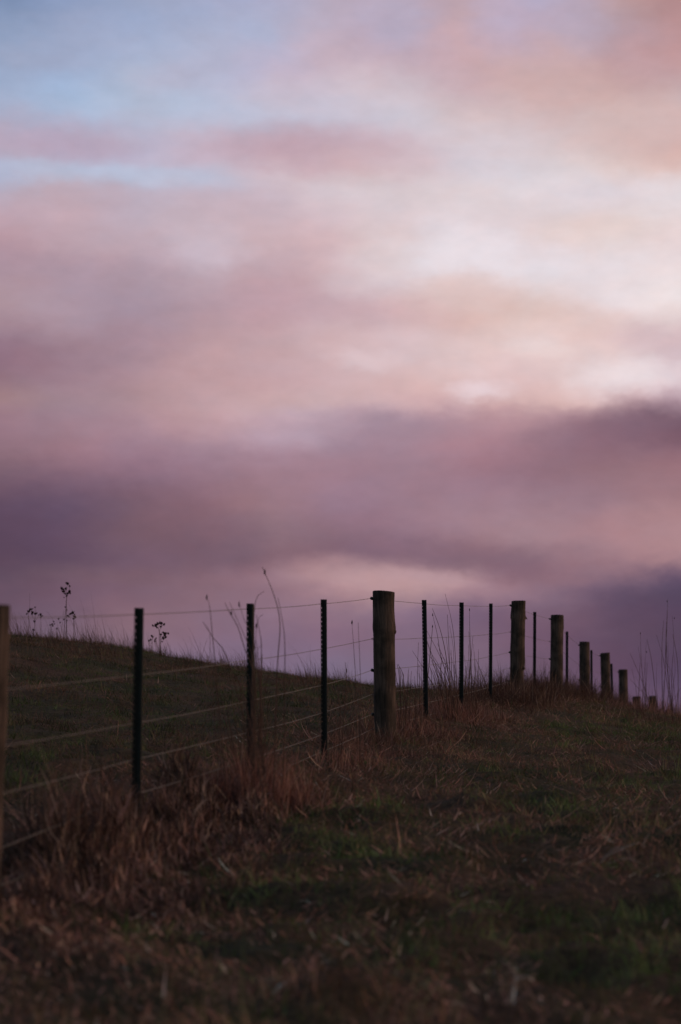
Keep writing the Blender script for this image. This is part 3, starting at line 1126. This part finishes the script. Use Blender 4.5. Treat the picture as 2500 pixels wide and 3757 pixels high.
# in focus, between the first two steel posts past the big post
cA = conv(1440, 2180, .2551, [
 [(820, 1400), (825, 1000), (795, 290)], [(930, 1400), (903, 870), (860, 440), (755, 0)], [(830, 1350), (770, 860), (690, 500), (580, 200)],
 [(820, 1280), (700, 900), (650, 600), (580, 300)], [(810, 1250), (690, 900), (490, 510)], [(760, 1330), (620, 1000), (490, 630)],
 [(800, 1300), (690, 1080), (500, 850)], [(700, 1350), (620, 1100), (560, 900), (500, 700)], [(850, 1400), (780, 1050), (650, 710)],
 [(700, 1400), (640, 1150), (560, 950)], [(840, 1400), (850, 1100), (842, 800)], [(770, 1350), (750, 1150), (785, 970)],
 [(640, 1400), (600, 1200), (540, 1050)], [(560, 1400), (565, 1150), (520, 1000)], [(860, 1400), (810, 900), (775, 610)],
 [(720, 1380), (700, 1100), (720, 900)], [(930, 1420), (920, 1200), (895, 1010)], [(620, 1400), (500, 1150), (420, 1020), (290, 810)],
 [(500, 1300), (530, 1000), (570, 560), (575, 470)], [(880, 1420), (870, 1250), (850, 1080)], [(660, 1400), (660, 1200), (620, 1010)]])
clump('tall_grass_clump', 'densest fan of tall dry stalks, just right of the large wooden post', GRP, cA, 21.6, .35, .0036,
      {4: None, 18: None, 3: None}, 900, (.10, .30), .2, seed=3)
cB = conv(1440, 2180, .2551, [
 [(1140, 1400), (1125, 1000), (1095, 540)], [(1100, 1350), (1130, 1000), (1165, 600)], [(1140, 1300), (1130, 900), (1112, 560), (1105, 230)],
 [(1210, 1380), (1238, 1050), (1242, 790)], [(1050, 1350), (1066, 1030)], [(1360, 1350), (1290, 1150), (1210, 950)], [(1110, 1400), (1105, 1000), (1100, 720)],
 [(1080, 1380), (1110, 1100), (1120, 900)], [(1180, 1400), (1160, 1250), (1140, 1180)], [(1280, 1400), (1210, 1290), (1150, 1220)]])
clump('tall_grass_clump', 'thin upright tuft between the second and third steel posts right of the large wooden post', GRP, cB, 22.8, .3, .0038,
      {2: None}, 500, (.08, .26), .22, seed=4)
cC = conv(1440, 2180, .2551, [
 [(355, 1600), (366, 1000), (378, 690)], [(395, 1500), (392, 1250), (380, 1030)], [(175, 1400), (160, 1140)], [(215, 1400), (228, 1150), (240, 1060)],
 [(110, 1400), (95, 1150), (70, 1010)], [(180, 1420), (150, 1150), (82, 1010)], [(90, 1400), (50, 1150), (28, 980)], [(120, 1450), (115, 1200), (100, 1050)], [(165, 1700), (170, 1400)]])
clump('tall_grass_clump', 'short sparse stalks beside the foot of the large wooden post', GRP, cC, 19.3, .25, .0036, {}, 500, (.08, .25), .2, seed=5)
# out of focus, in front of the nearer steel posts
cD = conv(720, 2060, .2423, [
 [(1180, 2900), (1225, 1600), (1265, 950), (1190, 550), (1040, 170), (985, 50)], [(1330, 2800), (1345, 1650), (1340, 1150), (1290, 800), (1240, 550)],
 [(960, 2600), (985, 1600), (990, 1250), (960, 1050), (910, 800)], [(1000, 2600), (950, 1550), (900, 1150)], [(960, 2500), (860, 1650), (750, 1350), (640, 1000), (520, 790), (445, 630)],
 [(900, 2600), (840, 1450), (740, 1150), (640, 920), (500, 610)], [(760, 2500), (460, 1450), (250, 1150), (90, 900)], [(380, 2600), (280, 1500), (240, 1100), (200, 700), (165, 560)],
 [(1020, 2500), (870, 1200), (730, 900), (650, 640)], [(830, 2600), (860, 1300), (900, 600), (1030, 450)], [(900, 2400), (820, 1900), (790, 1700)], [(1000, 2400), (1050, 1900), (1100, 1650)]])
clump('tall_grass_clump', 'large rust brown tussock with drooping seed stalks around the second steel post from the left', GRP, cD, 12.2, .4, .0028,
      {0: (972, 2100), 4: (849, 2252), 7: (759, 2193), 8: (878, 2218), 2: (941, 2298)}, 800, (.10, .46), .17, thicken=1.3, seed=6)
cS = [[(x0, 2800), (x0 + dx_ * .5, (2800 + y1) / 2), (x0 + dx_, y1)] for x0, dx_, y1 in
      [(890, -40, 2560), (905, -25, 2480), (925, 10, 2440), (940, 22, 2520), (955, 8, 2400), (870, -35, 2600), (845, -30, 2640), (975, 30, 2560), (935, -8, 2600), (900, 15, 2640), (860, -55, 2520), (960, -15, 2620), (990, 45, 2600), (830, -45, 2680), (915, 30, 2680)]]
clump('tall_grass_clump', 'loose upright pale brown stalks rising out of the tussock beside the second steel post', GRP, cS, 12.6, .3, .0030, {}, 250, (.15, .42), .14, seed=12, thicken=1.2)
cE = [[(1312, 2760), (1305, 2490), (1292, 2285)], [(1325, 2750), (1323, 2480), (1315, 2280)], [(1255, 2740), (1265, 2600), (1272, 2500), (1268, 2430)], [(1245, 2740), (1250, 2620), (1240, 2545)]]
clump('tall_grass_clump', 'few faint stalks left of the large wooden post', GRP, cE, 15.2, .4, .0036, {0: None, 2: (1272, 2462)}, 250, (.1, .3), .2, seed=8)
# right edge of the hill
cF = conv(2300, 2150, .2250, [
 [(255, 1950), (290, 1400), (320, 910)], [(490, 1950), (430, 1400), (395, 1150), (330, 870)], [(320, 1750), (270, 1600), (160, 1340), (50, 1085)],
 [(265, 1900), (265, 1600), (235, 1100), (228, 770)], [(310, 1900), (270, 1450), (205, 990)], [(330, 1800), (220, 1700), (130, 1600), (50, 1510)],
 [(500, 2000), (510, 1750)], [(345, 1950), (320, 1700), (340, 1250)], [(180, 1900), (140, 1600), (85, 1350)], [(290, 1950), (300, 1700), (310, 1500)]])
g1 = crest(2365)
clump('tall_grass_clump', 'tall thin stalks on the crest in front of the two lowest wooden posts', GRP, cF, g1.y - .4, .3, .0040, {0: (2373, 2392), 3: None}, 420, (.08, .3), .3, seed=9)
cG = conv(2300, 2150, .2250, [
 [(585, 1990), (575, 1300), (580, 900), (605, 560)], [(600, 1950), (625, 1300), (645, 700), (655, 220)], [(590, 1980), (622, 1300), (620, 900), (640, 400)],
 [(720, 2050), (620, 1350), (570, 1100), (470, 780)], [(735, 1980), (650, 1350), (630, 900), (620, 600)], [(650, 2050), (690, 1600), (703, 1420)],
 [(740, 1950), (748, 1350), (787, 950), (770, 480)], [(840, 1850), (838, 1300), (800, 990), (760, 780)], [(650, 2040), (740, 1900), (889, 1650)],
 [(800, 2030), (835, 1750), (845, 1500)], [(730, 2000), (700, 1800), (660, 1500)], [(870, 2060), (885, 1800)]])
g2 = crest(2445)
clump('tall_grass_clump', 'tallest stalks rising above the crest at the far right end of the hill', GRP, cG, g2.y - .3, .3, .0040, {1: (2448, 2206), 6: (2475, 2268)}, 500, (.08, .3), .3, seed=10)

# ------------------------------------------------------------------ dead flowering weeds on the left skyline
WG = 'dead weeds on the left skyline'


def weed(label, base_px, stems, heads, D=None, seed=1, hs=1.0):
    rr = random.Random(seed)
    g = crest(base_px) if D is None else None
    D = g.y - .25 if D is None else D
    foot = Vector(((base_px - 1250) / F * D, D, tz((base_px - 1250) / F * D, D)))
    root = empty('dead_weed', foot)
    tag(root, label, 'weed', WG)
    mb = MB()
    for s in stems:
        pts = [P(px, py, D + rr.uniform(-.03, .03)) for px, py in s[0]]
        if s[1] >= .0029 or pts[0].z < foot.z + .12:
            gz = tz(pts[0].x, D) - .03
            if pts[0].z > gz:
                pts.insert(0, Vector((pts[0].x, D, gz)))
        cv = bez(pts, 10)
        mb.tube([q - foot for q in cv], [s[1] * (1 - .45 * k / (len(cv) - 1)) for k in range(len(cv))], 5)
    mb.build('stem', M_STEM, root, True)
    for (px, py, r) in heads:
        hb = MB()
        c = P(px, py, D + rr.uniform(-.04, .04)) - foot
        rm = r / F * D * hs * .8
        for q in range(5):
            o = Vector((rr.uniform(-1, 1), rr.uniform(-1, 1), rr.uniform(-.8, .8))) * rm * .6
            hb.blob(c + o, rm * rr.uniform(.4, .7), seed * 50 + q, (1, 1, rr.uniform(.8, 1.3)), 6, 5, .35)
        for q in range(9):                              # withered bracts
            a = rr.uniform(0, 6.28)
            d = Vector((math.cos(a), math.sin(a), rr.uniform(-.4, 1.1))) * rm * rr.uniform(.9, 1.5)
            hb.tube([c, c + d * .6, c + d], [rm * .22, rm * .16, rm * .04], 4)
        hb.tube([c, c - Vector((0, 0, rm * 1.6))], [rm * .22, rm * .12], 5)
        hb.build('flower_head', M_HEAD, root)
    return root


def w1(a, b):
    return (60 + a * .1722, 2110 + b * .1722)


def w2(a, b):
    return (520 + a * .0893, 2250 + b * .0893)


weed('tallest dead weed with a dense dark seed cluster on the left hill skyline', 236,
     [([w1(1020, 1240), w1(1040, 950), w1(1060, 650), w1(1075, 490)], .0048), ([w1(1075, 490), w1(1030, 400), w1(985, 280)], .003),
      ([w1(1075, 490), w1(1075, 380), w1(1065, 270)], .003), ([w1(1078, 480), w1(1120, 400), w1(1140, 350)], .003),
      ([w1(1085, 460), w1(1140, 300), w1(1145, 230), w1(1100, 180)], .0022), ([w1(1040, 950), w1(1010, 940)], .002), ([w1(1055, 700), w1(1040, 675)], .002),
      ([w1(1050, 760), w1(1080, 740)], .002), ([w1(960, 1250), w1(1000, 900), w1(1010, 740)], .0022)],
     [(*w1(975, 282), 7), (*w1(1005, 350), 7), (*w1(1060, 290), 6), (*w1(1130, 345), 6.5), (*w1(1100, 390), 6), (*w1(1045, 400), 5), (*w1(1098, 182), 6.5), (*w1(1065, 170), 4),
      (*w1(1142, 240), 4.5), (*w1(1010, 300), 4.5), (*w1(1150, 385), 4), (*w1(1075, 450), 4.5), (*w1(1045, 678), 3), (*w1(1080, 742), 2.6), (*w1(1018, 942), 3.2), (*w1(1020, 480), 2.4)], seed=1)
weed('branching dead weed with several drooping dark heads, leftmost on the hill skyline', 118,
     [([w1(300, 1240), w1(290, 1050), w1(265, 880), w1(262, 780)], .0032), ([w1(370, 1240), w1(395, 1080), w1(398, 960)], .0038), ([w1(398, 960), w1(345, 870), w1(345, 800)], .0026),
      ([w1(398, 960), w1(410, 880), w1(410, 800)], .0024), ([w1(410, 800), w1(415, 740), w1(405, 685)], .002), ([w1(400, 980), w1(460, 900), w1(480, 850)], .002), ([w1(265, 1200), w1(262, 880)], .002),
      ([w1(262, 790), w1(225, 822)], .002), ([w1(345, 800), w1(310, 720)], .0022), ([w1(300, 740), w1(400, 690)], .0018), ([w1(285, 720), w1(292, 500), w1(290, 380)], .0016)],
     [(*w1(262, 780), 6), (*w1(225, 824), 3.6), (*w1(300, 730), 5.5), (*w1(340, 722), 4), (*w1(348, 790), 6), (*w1(405, 685), 3.2), (*w1(405, 820), 5.5), (*w1(440, 815), 4), (*w1(388, 985), 5), (*w1(370, 1170), 5), (*w1(335, 830), 4), (*w1(480, 850), 3)], seed=2)
weed('slim dead weed with one small dark head on the hill skyline, second from the left', 151,
     [([w1(530, 1240), w1(528, 1000), w1(518, 860)], .0028), ([w1(528, 920), w1(555, 872)], .0018), ([w1(522, 930), w1(480, 860)], .0018)],
     [(*w1(518, 842), 5.5), (*w1(550, 872), 3.6), (*w1(527, 890), 3)], seed=3)
weed('bent low dead weed with faint small heads between the slim weed and the tallest weed', 186,
     [([w1(730, 1240), w1(745, 1120), w1(770, 1060)], .0026), ([w1(770, 1060), w1(800, 990)], .002), ([w1(740, 1130), w1(725, 1060)], .002), ([w1(800, 1000), w1(740, 880), w1(655, 780)], .0018), ([w1(865, 1200), w1(868, 1130)], .0022),
      ([w1(1000, 1240), w1(940, 1050), w1(905, 930)], .0024)],
     [(*w1(765, 1050), 4.5), (*w1(800, 990), 3.4), (*w1(728, 1065), 3.6), (*w1(815, 1040), 3), (*w1(868, 1140), 4), (*w1(775, 1080), 3.6), (*w1(905, 930), 4), (*w1(935, 1010), 3)], seed=4)
weed('dead weed with a flat top of dark heads just right of the tallest weed', 275,
     [([w1(1250, 1260), w1(1240, 1100), w1(1228, 930)], .004), ([w1(1228, 930), w1(1225, 860), w1(1205, 800)], .003), ([w1(1225, 880), w1(1160, 830), w1(1110, 860)], .0024), ([w1(1230, 900), w1(1265, 850)], .0024),
      ([w1(1235, 1100), w1(1180, 1000), w1(1150, 900)], .0022), ([w1(1075, 1220), w1(1080, 970)], .0022), ([w1(1090, 965), w1(1150, 965)], .0016)],
     [(*w1(1205, 795), 6.5), (*w1(1150, 825), 5.5), (*w1(1098, 870), 5), (*w1(1180, 815), 4), (*w1(1240, 880), 5.5), (*w1(1262, 900), 4.5), (*w1(1225, 930), 4), (*w1(1125, 890), 3), (*w1(1078, 968), 3), (*w1(1250, 835), 3.4)], seed=5)
weed('bushy dead weed with two dark flower clusters right of the leftmost steel post', 590,
     [([w2(770, 1500), w2(790, 1200), w2(780, 950), w2(720, 720)], .005), ([w2(720, 720), w2(640, 600), w2(590, 500)], .0032), ([w2(740, 740), w2(800, 640), w2(800, 500)], .003), ([w2(790, 1150), w2(880, 1000), w2(950, 870)], .0034),
      ([w2(700, 700), w2(730, 450)], .0024), ([w2(800, 520), w2(930, 460)], .0018), ([w2(580, 520), w2(470, 505)], .0022), ([w2(790, 1000), w2(800, 870)], .0024), ([w2(950, 900), w2(1100, 820)], .002)],
     [(*w2(610, 500), 8), (*w2(470, 507), 5), (*w2(680, 420), 6), (*w2(790, 380), 7), (*w2(830, 430), 5), (*w2(800, 560), 5), (*w2(930, 460), 5), (*w2(570, 470), 4.5), (*w2(640, 580), 4.5), (*w2(800, 870), 5.5), (*w2(970, 850), 9), (*w2(890, 790), 5),
      (*w2(1095, 825), 4.5), (*w2(900, 1020), 7.5), (*w2(990, 990), 5), (*w2(850, 1160), 3.5), (*w2(960, 930), 6)], seed=6)
weed('small faint dead weed between the leftmost steel post and the bushy weed', 562,
     [([w2(420, 1450), w2(440, 1200), w2(450, 950)], .003), ([w2(430, 1250), w2(385, 1100)], .0022), ([w2(640, 1300), w2(590, 1180), w2(560, 1150)], .0024), ([w2(570, 1180), w2(570, 1050)], .002), ([w2(385, 1450), w2(370, 1250), w2(300, 1130)], .002)],
     [(*w2(435, 930), 5.5), (*w2(465, 980), 4), (*w2(382, 1085), 5), (*w2(300, 1130), 4), (*w2(560, 1155), 4.5), (*w2(570, 1060), 4), (*w2(605, 1010), 2.6)], seed=7)

# ------------------------------------------------------------------ twigs and a curled leaf in the grass
def twig(name, label, cat, lines, D_py, mat=M_TWIG, r=.006, split=False):
    g = hit(*D_py)
    root = empty(name, g)
    tag(root, label, cat)
    mb = MB()
    for i, l in enumerate(lines):
        if i and split:
            mb.build('twig', mat, root, True)
            mb = MB()
        pts = [P(px, py, g.y + .02 * i) for px, py in l]
        cv = bez(pts, 10)
        cv = [Vector((q.x, q.y, max(q.z, tz(q.x, q.y) + .01))) for q in cv]
        rr_ = r if i == 0 else r * .65
        mb.tube([q - g for q in cv], [rr_ * (1 - .5 * k / (len(cv) - 1)) for k in range(len(cv))], 7)
    mb.build('twig', mat, root, True)
    return root


twig('forked_twig', 'pale forked twig standing in the near grass at the bottom of the slope', 'twig',
     [[(1866, 3690), (1880, 3640), (1900, 3590), (1960, 3585)], [(1900, 3595), (1880, 3550), (1840, 3520)]], (1866, 3700), r=.006)
twig('bleached_twigs', 'bleached bundle of bent twigs lying on the grass near the right edge', 'twig',
     [[(2200, 3170), (2230, 3140), (2290, 3110), (2350, 3090)], [(2210, 3150), (2260, 3110), (2300, 3120), (2345, 3200)], [(2355, 3110), (2370, 3080), (2385, 3055)], [(2440, 3050), (2470, 3030), (2498, 3015)], [(2230, 3170), (2300, 3150), (2380, 3180)]], (2230, 3190), r=.004, split=True)
lf = hit(985, 2866)
mb = MB()
cv = bez([P(984, 2862, lf.y), P(998, 2845, lf.y), P(1013, 2818, lf.y)], 8)
mb.tube([q - lf for q in cv], [.003, .007, .010, .010, .009, .007, .005, .004, .001][:len(cv)], 6)
mb.tube([P(1013, 2830, lf.y) - lf, P(1035, 2850, lf.y) - lf, P(1060, 2862, lf.y) - lf], [.004, .012, .002], 6)
o = mb.build('curled_leaf', M_TWIG, None, True)
o.location = lf
tag(o, 'pale curled dead leaf lying in the grass right of the second steel post', 'leaf')
